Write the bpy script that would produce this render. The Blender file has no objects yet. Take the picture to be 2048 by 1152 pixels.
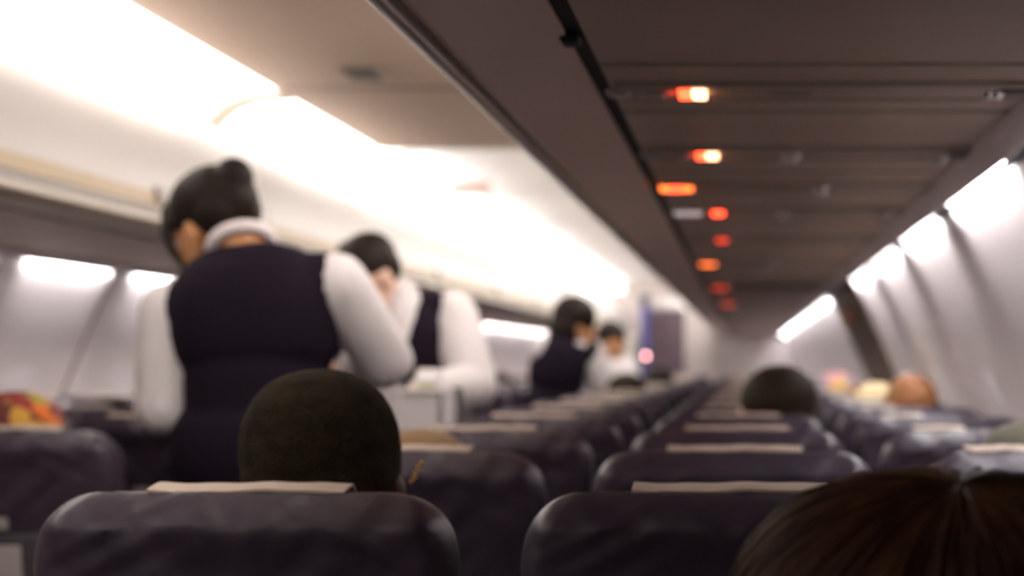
import bpy, bmesh, math, random
import numpy as np
from mathutils import Vector, Matrix, noise as mnoise

SC = bpy.context.scene
COL = SC.collection
PI = math.pi

# ------------------------------------------------------------------ camera
F = 3450.0                      # focal length in pixels of the 2048 wide frame
VX, VY = 1490.0, 722.0          # principal point (the photo is an off-centre crop)
EYE = 1.28                      # camera height above the cabin floor
cam_d = bpy.data.cameras.new('camera')
cam = bpy.data.objects.new('camera', cam_d)
COL.objects.link(cam)
cam.location = (0, 0, EYE)
cam.rotation_euler = (PI / 2, 0, 0)
cam_d.sensor_width = 36.0
cam_d.sensor_fit = 'HORIZONTAL'
cam_d.lens = F / 2048.0 * 36.0
cam_d.shift_x = -(VX - 1024.0) / 2048.0
cam_d.shift_y = (VY - 576.0) / 2048.0
cam_d.clip_start = 0.02
cam_d.clip_end = 100
cam_d.dof.use_dof = True
cam_d.dof.focus_distance = 1.40
cam_d.dof.aperture_fstop = 4.4
SC.camera = cam

# ------------------------------------------------------------------ world, exposure
w = bpy.data.worlds.new('world')
SC.world = w
w.use_nodes = True
w.node_tree.nodes['Background'].inputs[0].default_value = (0.010, 0.010, 0.012, 1)
w.node_tree.nodes['Background'].inputs[1].default_value = 1.0
SC.view_settings.view_transform = 'Standard'
SC.view_settings.look = 'None'
SC.view_settings.exposure = 0.6
SC.view_settings.gamma = 1.0
SC.view_settings.use_curve_mapping = False
COVE_E, COVE_FAR_E, WASH_E = 3.3, 6.3, 52.0

random.seed(7)
RNG = np.random.default_rng(7)


def W(px, py, d):
    """pixel of the 2048x1152 frame at distance d -> point in the cabin"""
    return np.array([(px - VX) * d / F, d, EYE + (VY - py) * d / F])


# ------------------------------------------------------------------ materials
def mat(name, col, rough=0.5, spec=0.5, bump=None, var=None, emit=None, metal=0.0, coat=0.0, sss=0.0):
    """bump = (scale xyz, strength, distance); var = (scale xyz, amount)"""
    m = bpy.data.materials.new(name)
    m.use_nodes = True
    nt = m.node_tree
    b = nt.nodes['Principled BSDF']
    b.inputs['Base Color'].default_value = (*col, 1)
    b.inputs['Roughness'].default_value = rough
    b.inputs['Specular IOR Level'].default_value = spec
    b.inputs['Metallic'].default_value = metal
    b.inputs['Coat Weight'].default_value = coat
    if sss:
        b.inputs['Subsurface Weight'].default_value = sss
        b.inputs['Subsurface Radius'].default_value = (0.02, 0.008, 0.004)
        b.inputs['Subsurface Scale'].default_value = 0.3
    if emit:
        b.inputs['Emission Color'].default_value = (*emit[0], 1)
        b.inputs['Emission Strength'].default_value = emit[1]
    if bump or var:
        tc = nt.nodes.new('ShaderNodeTexCoord')

        def noise_at(scale, detail=4):
            mp = nt.nodes.new('ShaderNodeMapping')
            mp.inputs['Scale'].default_value = scale
            nz = nt.nodes.new('ShaderNodeTexNoise')
            nz.inputs['Scale'].default_value = 1.0
            nz.inputs['Detail'].default_value = detail
            nt.links.new(tc.outputs['Object'], mp.inputs['Vector'])
            nt.links.new(mp.outputs['Vector'], nz.inputs['Vector'])
            return nz
        if bump:
            nz = noise_at(bump[0])
            bp = nt.nodes.new('ShaderNodeBump')
            bp.inputs['Strength'].default_value = bump[1]
            bp.inputs['Distance'].default_value = bump[2]
            nt.links.new(nz.outputs['Fac'], bp.inputs['Height'])
            nt.links.new(bp.outputs['Normal'], b.inputs['Normal'])
        if var:
            nz = noise_at(var[0])
            rp = nt.nodes.new('ShaderNodeMapRange')
            rp.inputs['From Min'].default_value = 0.3
            rp.inputs['From Max'].default_value = 0.7
            rp.inputs['To Min'].default_value = 1 - var[1]
            rp.inputs['To Max'].default_value = 1 + var[1]
            mx = nt.nodes.new('ShaderNodeVectorMath')
            mx.operation = 'SCALE'
            mx.inputs[0].default_value = col
            nt.links.new(nz.outputs['Fac'], rp.inputs['Value'])
            nt.links.new(rp.outputs['Result'], mx.inputs['Scale'])
            nt.links.new(mx.outputs['Vector'], b.inputs['Base Color'])
    return m


def mat_patches(name, cols, scale=30.0, rough=0.8):
    """printed cloth: irregular patches of several colours"""
    m = bpy.data.materials.new(name)
    m.use_nodes = True
    nt = m.node_tree
    b = nt.nodes['Principled BSDF']
    b.inputs['Roughness'].default_value = rough
    tc = nt.nodes.new('ShaderNodeTexCoord')
    vo = nt.nodes.new('ShaderNodeTexVoronoi')
    vo.inputs['Scale'].default_value = scale
    cr = nt.nodes.new('ShaderNodeValToRGB')
    cr.color_ramp.interpolation = 'CONSTANT'
    for i, c in enumerate(cols):
        e = cr.color_ramp.elements[i] if i < 2 else cr.color_ramp.elements.new(i / len(cols))
        e.position = i / len(cols)
        e.color = (*c, 1)
    sp = nt.nodes.new('ShaderNodeSeparateColor')
    nt.links.new(tc.outputs['Object'], vo.inputs['Vector'])
    nt.links.new(vo.outputs['Color'], sp.inputs['Color'])
    nt.links.new(sp.outputs['Red'], cr.inputs['Fac'])
    nt.links.new(cr.outputs['Color'], b.inputs['Base Color'])
    return m


M = {}
M['bin'] = mat('bin_plastic', (0.50, 0.485, 0.472), 0.45, 0.4, var=((1.5, 1.5, 1.5), 0.03))
M['bin_under'] = mat('bin_underside', (0.84, 0.65, 0.56), 0.5, 0.4, var=((2, 2, 2), 0.05))
M['tan_strip'] = mat('tan_trim', (0.42, 0.33, 0.21), 0.5)
M['cream_strip'] = mat('cream_trim', (0.60, 0.55, 0.48), 0.45)
M['panel_under'] = mat('service_panel_plastic', (0.54, 0.40, 0.32), 0.42, 0.5, var=((1, 4, 1), 0.06))
M['panel_unit'] = mat('service_unit_plastic', (0.46, 0.34, 0.27), 0.40, 0.5)
M['ridge'] = mat('panel_ridge', (0.30, 0.255, 0.22), 0.4)
M['rail'] = mat('rail_plastic', (0.75, 0.68, 0.67), 0.4)
M['bead'] = mat('trim_highlight_metal', (0.80, 0.76, 0.72), 0.32, metal=0.85)  # metal chosen to give the right bin corner a bright highlight line
M['black'] = mat('black_rubber', (0.006, 0.005, 0.008), 0.6, 0.3)
M['dark'] = mat('dark_plastic', (0.03, 0.027, 0.027), 0.4)
M['ceil'] = mat('ceiling_panel_beige', (0.56, 0.44, 0.345), 0.6, 0.3, var=((1.2, 1.2, 1.2), 0.03))
M['ceil_white'] = mat('ceiling_white', (0.78, 0.77, 0.76), 0.55)
M['vent'] = mat('vent_grey', (0.16, 0.13, 0.105), 0.6)
M['wall'] = mat('sidewall_panel', (0.80, 0.735, 0.735), 0.75, 0.2, var=((3, 3, 3), 0.03))
M['wall_joint'] = mat('sidewall_joint', (0.14, 0.10, 0.085), 0.6)
M['brown'] = mat('brown_panel', (0.20, 0.145, 0.11), 0.55)
M['shade'] = mat('window_shade', (0.70, 0.66, 0.68), 0.8, 0.15)
M['frame'] = mat('window_frame', (0.70, 0.66, 0.67), 0.85, 0.1)
M['carpet'] = mat('carpet', (0.07, 0.06, 0.08), 0.95, 0.1, bump=((300, 300, 300), 0.6, 0.003))
M['bulkhead'] = mat('bulkhead', (0.52, 0.47, 0.46), 0.5)
M['galley'] = mat('galley_beige', (0.50, 0.46, 0.40), 0.5)
M['curtain'] = mat('curtain_mauve', (0.20, 0.145, 0.175), 0.85, bump=((60, 1, 1), 0.5, 0.02))
M['blue'] = mat('blue_trim', (0.06, 0.055, 0.22), 0.5)
M['cove'] = mat('cove_lens', (0.9, 0.9, 0.9), 0.4, emit=((1.0, 0.955, 0.91), COVE_E))
M['cove_right'] = mat('cove_lens_right', (0.9, 0.9, 0.9), 0.4, emit=((1.0, 0.94, 0.88), COVE_FAR_E))  # right coves run brighter than the left to light the left bins evenly
M['wash'] = mat('wash_lens', (0.9, 0.9, 0.9), 0.4, emit=((1.0, 0.965, 0.965), WASH_E))
M['sign_red'] = mat('sign_red', (0.3, 0.02, 0.01), 0.4, emit=((1.0, 0.060, 0.020), 5.0))
M['sign_white'] = mat('sign_white', (0.5, 0.4, 0.3), 0.4, emit=((1.0, 0.50, 0.26), 4.2))
M['sign_amber'] = mat('sign_amber', (0.4, 0.1, 0.02), 0.4, emit=((1.0, 0.17, 0.03), 2.6))
M['sign_dim'] = mat('sign_dim', (0.3, 0.03, 0.02), 0.4, emit=((1.0, 0.06, 0.025), 1.3))
M['sign_pale'] = mat('sign_pale', (0.75, 0.68, 0.68), 0.3, emit=((1.0, 0.85, 0.84), 0.30))  # weak emission added so the plate reads pale, not a lit sign
M['lens'] = mat('reading_lens', (0.55, 0.52, 0.50), 0.12, 0.8)
M['chrome'] = mat('chrome', (0.75, 0.73, 0.72), 0.18, metal=1.0)
M['grey_plastic'] = mat('grey_plastic', (0.30, 0.27, 0.26), 0.4)
M['leather'] = mat('navy_leather', (0.041, 0.030, 0.046), 0.42, 0.36, bump=((14, 14, 14), 0.22, 0.02), var=((9, 9, 9), 0.15))
M['leather_edge'] = mat('navy_leather_rim', (0.045, 0.040, 0.058), 0.38, 0.6, bump=((40, 40, 40), 0.3, 0.006))
M['cover'] = mat('headrest_cloth', (0.46, 0.375, 0.315), 0.85, 0.2, bump=((400, 400, 400), 0.3, 0.001))
M['tray'] = mat('tray_grey', (0.38, 0.34, 0.34), 0.5)
M['armrest'] = mat('armrest_plastic', (0.05, 0.047, 0.055), 0.45)
M['leg'] = mat('seat_leg_metal', (0.25, 0.25, 0.26), 0.4, metal=0.8)
M['skin'] = mat('skin_tan', (0.50, 0.235, 0.105), 0.5, 0.4, sss=0.05)
M['skin_pale'] = mat('skin_pale', (0.66, 0.42, 0.32), 0.5, 0.4, sss=0.05)
M['skin_brown'] = mat('skin_brown', (0.28, 0.115, 0.045), 0.55, 0.3)
M['skin_dark'] = mat('skin_dark', (0.115, 0.058, 0.033), 0.5, 0.4)
M['eye'] = mat('eye_white', (0.8, 0.78, 0.75), 0.2)
M['iris'] = mat('iris_dark', (0.02, 0.012, 0.008), 0.15)
M['lip'] = mat('lip', (0.35, 0.12, 0.08), 0.45)
M['hair_black'] = mat('hair_black', (0.013, 0.008, 0.006), 0.60, 0.15, bump=((120, 120, 25), 0.6, 0.004))
M['hair_dark'] = mat('hair_dark_brown', (0.022, 0.014, 0.007), 0.6, 0.15, bump=((120, 120, 25), 0.6, 0.004))
M['hair_crop'] = mat('hair_cropped', (0.020, 0.014, 0.008), 0.9, 0.08, bump=((260, 260, 260), 1.0, 0.005), var=((60, 60, 60), 0.35))
M['hair_brown'] = mat('hair_brown_strands', (0.046, 0.020, 0.010), 0.55, 0.14, var=((40, 40, 10), 0.5))
M['hair_base'] = mat('hair_brown_base', (0.018, 0.009, 0.006), 0.6, 0.3)
M['hair_tan'] = mat('hair_light_brown', (0.20, 0.12, 0.05), 0.6, 0.3, bump=((120, 120, 25), 0.5, 0.004))
M['shirt'] = mat('white_shirt', (0.67, 0.635, 0.645), 0.8, 0.2, bump=((18, 18, 12), 0.55, 0.012))
M['vest'] = mat('navy_vest', (0.010, 0.006, 0.013), 0.8, 0.10, bump=((9, 9, 6), 0.35, 0.02))
M['scarf'] = mat('white_scarf', (0.72, 0.66, 0.67), 0.7)
M['trouser'] = mat('navy_trousers', (0.012, 0.011, 0.02), 0.85)
M['shoe'] = mat('black_shoe', (0.01, 0.01, 0.01), 0.3)
M['gold'] = mat('gold', (0.80, 0.56, 0.24), 0.35, metal=0.4)
M['cap_green'] = mat('cap_grey_green', (0.10, 0.095, 0.07), 0.9)
M['cap_cream'] = mat('cap_cream', (0.66, 0.51, 0.29), 0.85, bump=((60, 60, 60), 0.4, 0.004))
M['wrap_warm'] = mat_patches('wrap_orange_print', [(0.70, 0.16, 0.02), (0.30, 0.03, 0.03), (0.62, 0.33, 0.05), (0.16, 0.04, 0.03), (0.35, 0.30, 0.05)], 26)
M['wrap_pink'] = mat_patches('wrap_pink_orange', [(0.62, 0.30, 0.32), (0.70, 0.30, 0.06), (0.38, 0.34, 0.36), (0.66, 0.42, 0.14)], 14)
M['shirt_grey'] = mat('shirt_grey', (0.12, 0.11, 0.12), 0.85)
M['shirt_brown'] = mat('shirt_brown', (0.10, 0.06, 0.04), 0.85)
M['shirt_blue'] = mat('shirt_blue', (0.04, 0.05, 0.10), 0.85)
M['steel'] = mat('trolley_aluminium', (0.55, 0.54, 0.54), 0.35, metal=0.9)
M['white_plastic'] = mat('white_plastic', (0.74, 0.71, 0.72), 0.4)
M['green_label'] = mat('green_label', (0.35, 0.42, 0.06), 0.5)
M['red_label'] = mat('red_label', (0.45, 0.08, 0.05), 0.5)
M['exit_red'] = mat('exit_plate_red', (0.50, 0.36, 0.32), 0.5)
M['pink_lamp'] = mat('pink_lamp', (0.6, 0.3, 0.3), 0.4, emit=((1.0, 0.45, 0.43), 10.0))
M['orange_plastic'] = mat('orange_plastic', (0.55, 0.22, 0.10), 0.45)


# ------------------------------------------------------------------ mesh building
class MB:
    """collects geometry, becomes one mesh object"""

    def __init__(self):
        self.v, self.f, self.m, self.n = [], [], [], 0

    def add(self, verts, faces, mi=0):
        verts = np.asarray(verts, float)
        self.v.append(verts)
        self.f.extend([tuple(i + self.n for i in f) for f in faces])
        self.m.extend([mi] * len(faces))
        self.n += len(verts)
        return self

    def box(self, x0, x1, y0, y1, z0, z1, mi=0, bev=0.0):
        bm = bmesh.new()
        bmesh.ops.create_cube(bm, size=1)
        for v in bm.verts:
            v.co = ((x0 + x1) / 2 + v.co.x * (x1 - x0), (y0 + y1) / 2 + v.co.y * (y1 - y0), (z0 + z1) / 2 + v.co.z * (z1 - z0))
        if bev:
            bmesh.ops.bevel(bm, geom=bm.edges[:], offset=bev, segments=3, affect='EDGES', profile=0.5)
        bm.verts.index_update()
        self.add([tuple(v.co) for v in bm.verts], [[v.index for v in f.verts] for f in bm.faces], mi)
        bm.free()
        return self

    def prism(self, prof, y0, y1, mi=0, ny=1):
        """closed (x, z) outline extruded along y"""
        n = len(prof)
        vs, fs = [], []
        for j in range(ny + 1):
            y = y0 + (y1 - y0) * j / ny
            vs += [(x, y, z) for x, z in prof]
        for j in range(ny):
            for i in range(n):
                k = (i + 1) % n
                fs.append((j * n + i, j * n + k, (j + 1) * n + k, (j + 1) * n + i))
        fs.append(tuple(range(n))[::-1])
        fs.append(tuple(range(ny * n, ny * n + n)))
        return self.add(vs, fs, mi)

    def ell(self, c, r, R=None, seg=24, mi=0, p=2.0):
        """ellipsoid (p = 2) or squarer super-ellipsoid (p > 2); R = 3x3 axes as columns"""
        vs, fs = [], []
        nr = seg // 2

        def sp(a):
            return math.copysign(abs(a) ** (2.0 / p), a)
        for j in range(nr + 1):
            th = PI * j / nr
            for i in range(seg):
                ph = 2 * PI * i / seg
                vs.append((r[0] * sp(math.sin(th)) * sp(math.cos(ph)), r[1] * sp(math.sin(th)) * sp(math.sin(ph)), r[2] * sp(math.cos(th))))
        for j in range(nr):
            for i in range(seg):
                k = (i + 1) % seg
                a, b, c2, d = j * seg + i, (j + 1) * seg + i, (j + 1) * seg + k, j * seg + k
                if j == 0:
                    fs.append((a, b, c2))
                elif j == nr - 1:
                    fs.append((a, b, d))
                else:
                    fs.append((a, b, c2, d))
        vs = np.array(vs)
        if R is not None:
            vs = vs @ np.asarray(R).T
        return self.add(vs + np.asarray(c), fs, mi)

    def tube(self, pts, rads, seg=14, mi=0, flat=1.0, cap=True):
        """round-ended tapered tube through points; flat squashes the cross-section along world y"""
        pts = [np.asarray(p, float) for p in pts]
        n = len(pts)
        rings = []
        t0 = pts[1] - pts[0]
        t0 = t0 / (np.linalg.norm(t0) + 1e-9)
        u = np.cross(t0, [0.0, 1.0, 0.0])
        if np.linalg.norm(u) < 0.2:
            u = np.cross(t0, [1.0, 0.0, 0.0])
        u /= np.linalg.norm(u)
        sts = []
        for i in range(n):
            t = (pts[min(i + 1, n - 1)] - pts[max(i - 1, 0)])
            t /= np.linalg.norm(t) + 1e-9
            u = u - t * np.dot(u, t)
            u /= np.linalg.norm(u) + 1e-9
            v = np.cross(t, u)
            sts.append((pts[i], t, u.copy(), v, rads[i]))
        seq = []
        if cap:
            p, t, a, b, r = sts[0]
            for q in (80, 50, 25):
                q = math.radians(q)
                seq.append((p - t * r * math.sin(q), a, b, r * math.cos(q)))
        for p, t, a, b, r in sts:
            seq.append((p, a, b, r))
        if cap:
            p, t, a, b, r = sts[-1]
            for q in (25, 50, 80):
                q = math.radians(q)
                seq.append((p + t * r * math.sin(q), a, b, r * math.cos(q)))
        vs, fs = [], []
        for p, a, b, r in seq:
            for i in range(seg):
                ph = 2 * PI * i / seg
                vs.append(p + (a * math.cos(ph) + b * math.sin(ph) * flat) * r)
        for j in range(len(seq) - 1):
            for i in range(seg):
                k = (i + 1) % seg
                fs.append((j * seg + i, j * seg + k, (j + 1) * seg + k, (j + 1) * seg + i))
        fs.append(tuple(range(seg))[::-1])
        fs.append(tuple(range((len(seq) - 1) * seg, len(seq) * seg)))
        return self.add(vs, fs, mi)

    def mesh(self, name, mats, smooth=True, origin=None):
        me = bpy.data.meshes.new(name)
        v = np.concatenate(self.v)
        if origin is not None:
            v = v - np.asarray(origin)
        me.from_pydata(v.tolist(), [], self.f)
        for m_ in mats:
            me.materials.append(m_)
        me.polygons.foreach_set('material_index', self.m)
        bm = bmesh.new()
        bm.from_mesh(me)
        bmesh.ops.recalc_face_normals(bm, faces=bm.faces)
        bm.to_mesh(me)
        bm.free()
        if smooth:
            me.shade_auto(35) if hasattr(me, 'shade_auto') else me.polygons.foreach_set('use_smooth', [True] * len(me.polygons))
            me.update()
        return me

    def build(self, name, mats, parent=None, origin=None, smooth=True):
        """link as one object; origin = the parent's location when vertices are in cabin coordinates"""
        if not isinstance(mats, (list, tuple)):
            mats = [mats]
        me = self.mesh(name, mats, smooth, origin)
        if smooth:
            sharp_by_angle(me, 40)
        o = bpy.data.objects.new(name, me)
        COL.objects.link(o)
        if parent is not None:
            o.parent = parent
        elif origin is not None:
            o.location = origin
        return o

    def melt(self, name, mats, voxel, parent=None, origin=None, smooth_it=4, extra=None):
        """fuse everything into one continuous skin (voxel remesh + smoothing); extra = MB kept sharp in the same mesh"""
        if not isinstance(mats, (list, tuple)):
            mats = [mats]
        me = self.mesh(name + '_raw', mats[:1], False, origin)
        t = bpy.data.objects.new('melting', me)
        COL.objects.link(t)
        r = t.modifiers.new('r', 'REMESH')
        r.mode = 'VOXEL'
        r.voxel_size = voxel
        s = t.modifiers.new('s', 'SMOOTH')
        s.factor = 0.5
        s.iterations = smooth_it
        dg = bpy.context.evaluated_depsgraph_get()
        out = bpy.data.meshes.new_from_object(t.evaluated_get(dg), depsgraph=dg)
        bpy.data.objects.remove(t)
        bpy.data.meshes.remove(me)
        out.name = name
        out.materials.clear()
        for m_ in mats:
            out.materials.append(m_)
        if extra is not None:
            xm = extra.mesh('x', mats, False, origin)
            bm = bmesh.new()
            bm.from_mesh(out)
            bm.from_mesh(xm)
            bm.to_mesh(out)
            bm.free()
            bpy.data.meshes.remove(xm)
        out.polygons.foreach_set('use_smooth', [True] * len(out.polygons))
        o = bpy.data.objects.new(name, out)
        COL.objects.link(o)
        if parent is not None:
            o.parent = parent
        elif origin is not None:
            o.location = origin
        return o


def sharp_by_angle(me, deg):
    me.polygons.foreach_set('use_smooth', [True] * len(me.polygons))
    bm = bmesh.new()
    bm.from_mesh(me)
    a = math.radians(deg)
    for e in bm.edges:
        if len(e.link_faces) == 2 and e.calc_face_angle(0) > a:
            e.smooth = False
    bm.to_mesh(me)
    bm.free()


def tag(o, label=None, cat=None, group=None, kind=None):
    if label:
        o['label'] = label
    if cat:
        o['category'] = cat
    if group:
        o['group'] = group
    if kind:
        o['kind'] = kind
    return o


def thing(name, loc, label, cat, group=None):
    o = bpy.data.objects.new(name, None)
    COL.objects.link(o)
    o.empty_display_size = 0.05
    o.location = tuple(loc)
    return tag(o, label, cat, group)


def copy_tree(o, parent=None):
    c = o.copy()
    COL.objects.link(c)
    c.parent = parent
    for ch in list(o.children):
        copy_tree(ch, c)
    return c


def struct(mb, name, mats, smooth=True, parent=None):
    o = mb.build(name, mats, parent, smooth=smooth)
    if parent is None:
        o['kind'] = 'structure'
    return o


ORD = ['first', 'second', 'third', 'fourth', 'fifth', 'sixth', 'seventh', 'eighth', 'ninth', 'tenth', 'eleventh', 'twelfth',
       'thirteenth', 'fourteenth', 'fifteenth', 'sixteenth', 'seventeenth', 'eighteenth', 'nineteenth', 'twentieth']

# ------------------------------------------------------------------ cabin shell
XA = -0.965            # aisle centre line
Y0, Y1 = -0.6, 22.0    # cabin length that is built


def Z(z):
    return EYE + z


def cross(side, prof):
    """(u from aisle centre, z from eye) -> (x, z)"""
    return [(XA + side * u, Z(z)) for u, z in prof]


struct(MB().box(XA - 1.80, XA + 1.80, Y0, Y1, -0.06, 0.0), 'floor', M['carpet'], smooth=False)

WALL = [(1.440, .345), (1.459, .31), (1.481, .27), (1.520, .19), (1.558, .10), (1.596, .01), (1.634, -.08), (1.672, -.17), (1.705, -.27),
        (1.732, -.38), (1.752, -.50), (1.766, -.65), (1.768, -.80), (1.740, -.98), (1.715, -1.15), (1.68, -1.28)]
WP = np.array(WALL)


def wall_u(z):
    return float(np.interp(-z, -WP[:, 1], WP[:, 0]))


def sidewall(side, bounds, brown=()):
    """panels between the joints at y = bounds; every panel dishes outward at its edges into a dark joint"""
    mb = MB()
    for a, b in zip(bounds[:-1], bounds[1:]):
        n = 28
        vs, fs = [], []
        col = []
        for i in range(n + 1):
            t = i / n
            y = a + (b - a) * t
            e = min(t, 1 - t) * (b - a)
            dip = 0.030 * math.exp(-(e / 0.050) ** 2)
            for u, z in WALL:
                vs.append((XA + side * (u + dip), y, Z(z)))
        k = len(WALL)
        for i in range(n):
            for j in range(k - 1):
                fs.append((i * k + j, (i + 1) * k + j, (i + 1) * k + j + 1, i * k + j + 1))
        is_b = any(abs(a - q) < 0.01 for q in brown)
        mb.add(vs, fs, 1 if is_b else 0)
        # dark joint strip that closes the gap behind the panel edges
        pr = [(u + 0.024, z) for u, z in WALL] + [(u + 0.06, z) for u, z in WALL[::-1]]
        mb.prism(cross(side, pr), b - 0.027, b + 0.027, 2)
    o = struct(mb, 'wall_right' if side > 0 else 'wall_left', [M['wall'], M['brown'], M['wall_joint']])
    sol = o.modifiers.new('thickness', 'SOLIDIFY')
    sol.thickness = 0.012
    sol.offset = 1.0 if side > 0 else -1.0
    sol.offset = 0
    return o


RB = [-0.55, 0.60, 1.75, 2.90, 4.05, 5.20, 6.38, 7.60, 9.50, 10.7, 11.9, 13.1, 14.3, 15.5, 16.7, 17.9, 19.1, 20.3, 22.0]
LB = [-0.48 + 1.02 * i for i in range(22)] + [22.0]
sidewall(1, RB, brown=(7.60,))
sidewall(-1, LB)
# outer skin behind the panels keeps the cabin dark outside
struct(MB().box(XA + 1.85, XA + 1.90, Y0, Y1, -0.06, 2.6), 'trim_1', M['dark'], smooth=False)
struct(MB().box(XA - 1.90, XA - 1.85, Y0, Y1, -0.06, 2.6), 'trim_2', M['dark'], smooth=False)

# windows with lowered shades
wn = 0


def window(side, yc):
    global wn
    wn += 1
    zc, hw, hh = -0.20, 0.125, 0.17
    out = []
    mbf, mbs = MB(), MB()
    n = 40
    ring = []
    for i in range(n):
        a = 2 * PI * i / n
        ca, sa = math.cos(a), math.sin(a)
        ring.append((math.copysign(abs(ca) ** 0.55, ca), math.copysign(abs(sa) ** 0.55, sa)))
    vs, fs = [], []
    for s, dep in ((1.22, 0.003), (1.12, -0.004), (1.0, -0.003), (0.96, 0.010)):
        for a, b in ring:
            z = zc + b * hh * s
            vs.append((XA + side * (wall_u(z) + dep), yc + a * hw * s, Z(z)))
    for j in range(3):
        for i in range(n):
            k = (i + 1) % n
            fs.append((j * n + i, j * n + k, (j + 1) * n + k, (j + 1) * n + i))
    mbf.add(vs, fs)
    f = mbf.build('window_%d' % wn, M['frame'])
    f['kind'] = 'structure'
    vs = []
    for dd in (-0.004, 0.006):
        for a, b in ring:
            z = zc + b * hh * 0.98
            vs.append((XA + side * (wall_u(z) + dd - 0.004), yc + a * hw * 0.98, Z(z)))
    fs = [tuple(range(n)), tuple(range(n, 2 * n))] + [(i, (i + 1) % n, n + (i + 1) % n, n + i) for i in range(n)]
    mbs.add(vs, fs)
    mbs.build('window_shade', M['shade'], f)


for a, b in zip(RB[2:8], RB[3:9]):
    if a < 7.5:
        window(1, (a + b) / 2)
for a, b in zip(LB[5:14], LB[6:15]):
    window(-1, (a + b) / 2)

# ceiling over the aisle: a lowered beige panel, then a brighter raised vault
mb = MB()
mb.prism([(XA - .545, Z(.875)), (XA - .50, Z(.868)), (XA, Z(.874)), (XA + .50, Z(.868)), (XA + .545, Z(.875)), (XA + .545, Z(.90)), (XA - .545, Z(.90))], Y0, 7.1)
struct(mb, 'ceiling', M['ceil'])
mb = MB()
arc = [(-.80, .86), (-.70, .93), (-.55, .985), (-.35, 1.02), (0, 1.035), (.35, 1.02), (.55, .985), (.70, .93), (.80, .86)]
pr = [(XA + u, Z(z)) for u, z in arc] + [(XA + u * 1.05, Z(z + .03)) for u, z in arc[::-1]]
mb.prism(pr, 7.0, Y1)
struct(mb, 'ceiling_vault', M['ceil_white'])
struct(MB().box(XA - .56, XA + .56, 7.085, 7.11, Z(.876), Z(1.06)), 'trim_3', M['ceil_white'], smooth=False)
# lip of the beige panel and its cross joint
struct(MB().box(XA - .5, XA + .5, 5.49, 5.505, Z(.8665), Z(.872)), 'trim_4', M['vent'], smooth=False)
# upper hull that closes the space over bins and coves
hull = [(-1.9, .60), (-1.45, 1.0), (-.9, 1.22), (0, 1.30), (.9, 1.22), (1.45, 1.0), (1.9, .60)]
pr = [(XA + u, Z(z)) for u, z in hull] + [(XA + u * 1.03, Z(z + .04)) for u, z in hull[::-1]]
struct(MB().prism(pr, Y0, Y1), 'ceiling_hull', M['dark'])

# ceiling air vent (slot in the beige panel)
v = thing('ceiling_vent', (-1.15, 5.2, Z(.868)), 'small dark slotted vent in the beige aisle ceiling', 'vent')
MB().box(-.055, .055, -.09, .09, -.006, .006, bev=.003).build('vent_frame', M['vent'], v)
for k in range(4):
    MB().box(-.045, .045, -.07 + k * .042, -.05 + k * .042, -.010, -.004).build('slat', M['dark'], v)

# end of the cabin
mb = MB()
mb.box(XA - 1.85, XA - .36, Y1, Y1 + .05, 0, 2.6)
mb.box(XA + .19, XA + 1.85, Y1, Y1 + .05, 0, 2.6)
mb.box(XA - .36, XA + .36, Y1, Y1 + .05, 2.02, 2.6)
struct(mb, 'wall_front', M['bulkhead'], smooth=False)
struct(MB().box(XA - 1.85, XA + 1.85, Y0 - .05, Y0, 0, 2.6), 'wall_back', M['bulkhead'], smooth=False)


# cove lights along both bins
def cove_light(side, a, b, label):
    t = thing('cove_light', (XA + side * .67, (a + b) / 2, Z(.83)), label, 'ceiling light', 'cove light strips above the bins')
    o = t.location
    pr = [(.800, .772), (.785, .815), (.745, .850), (.69, .872), (.62, .884), (.555, .886), (.555, .896), (.62, .896), (.70, .886), (.76, .862), (.80, .825), (.81, .772)]
    MB().prism(cross(side, pr), a, b, 0).build('diffuser', M['cove'] if side < 0 else M['cove_right'], t, origin=o)
    pr2 = [(.806, .762), (.775, .80), (.735, .836), (.68, .858), (.61, .870), (.552, .872), (.552, .91), (.72, .905), (.83, .84), (.83, .768)]
    for e in (a - .085, b):
        MB().prism(cross(side, pr2), e, e + .085, 0).build('end_cap', M['cream_strip'], t, origin=o)


CB = [-.5, 1.05, 3.38, 5.71, 8.04, 10.37, 12.7, 15.03, 17.36, 19.69, 21.95]
for i, (a, b) in enumerate(zip(CB[:-1], CB[1:])):
    cove_light(-1, a + .088, b - .088, 'bright white cove light above left bins, %s tube from this end' % ORD[i])
    cove_light(1, a + .088, b - .088, 'white cove light hidden above right bins, %s tube from this end' % ORD[i])

# ------------------------------------------------------------------ overhead bins
SHELL = [(.790, .392), (.76, .372), (.70, .366), (.640, .366), (.606, .374), (.592, .392), (.600, .44), (.60, .56), (.64, .66), (.71, .735), (.79, .768),
         (1.15, .80), (1.36, .66), (1.42, .46), (1.40, .405), (1.10, .402)]
DOOR = [(.604, .371), (.589, .379), (.579, .400), (.577, .43), (.581, .50), (.598, .585), (.634, .66), (.70, .73), (.795, .770),
        (.795, .764), (.71, .722), (.646, .65), (.612, .575), (.596, .50), (.592, .43), (.594, .405), (.604, .388)]


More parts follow.
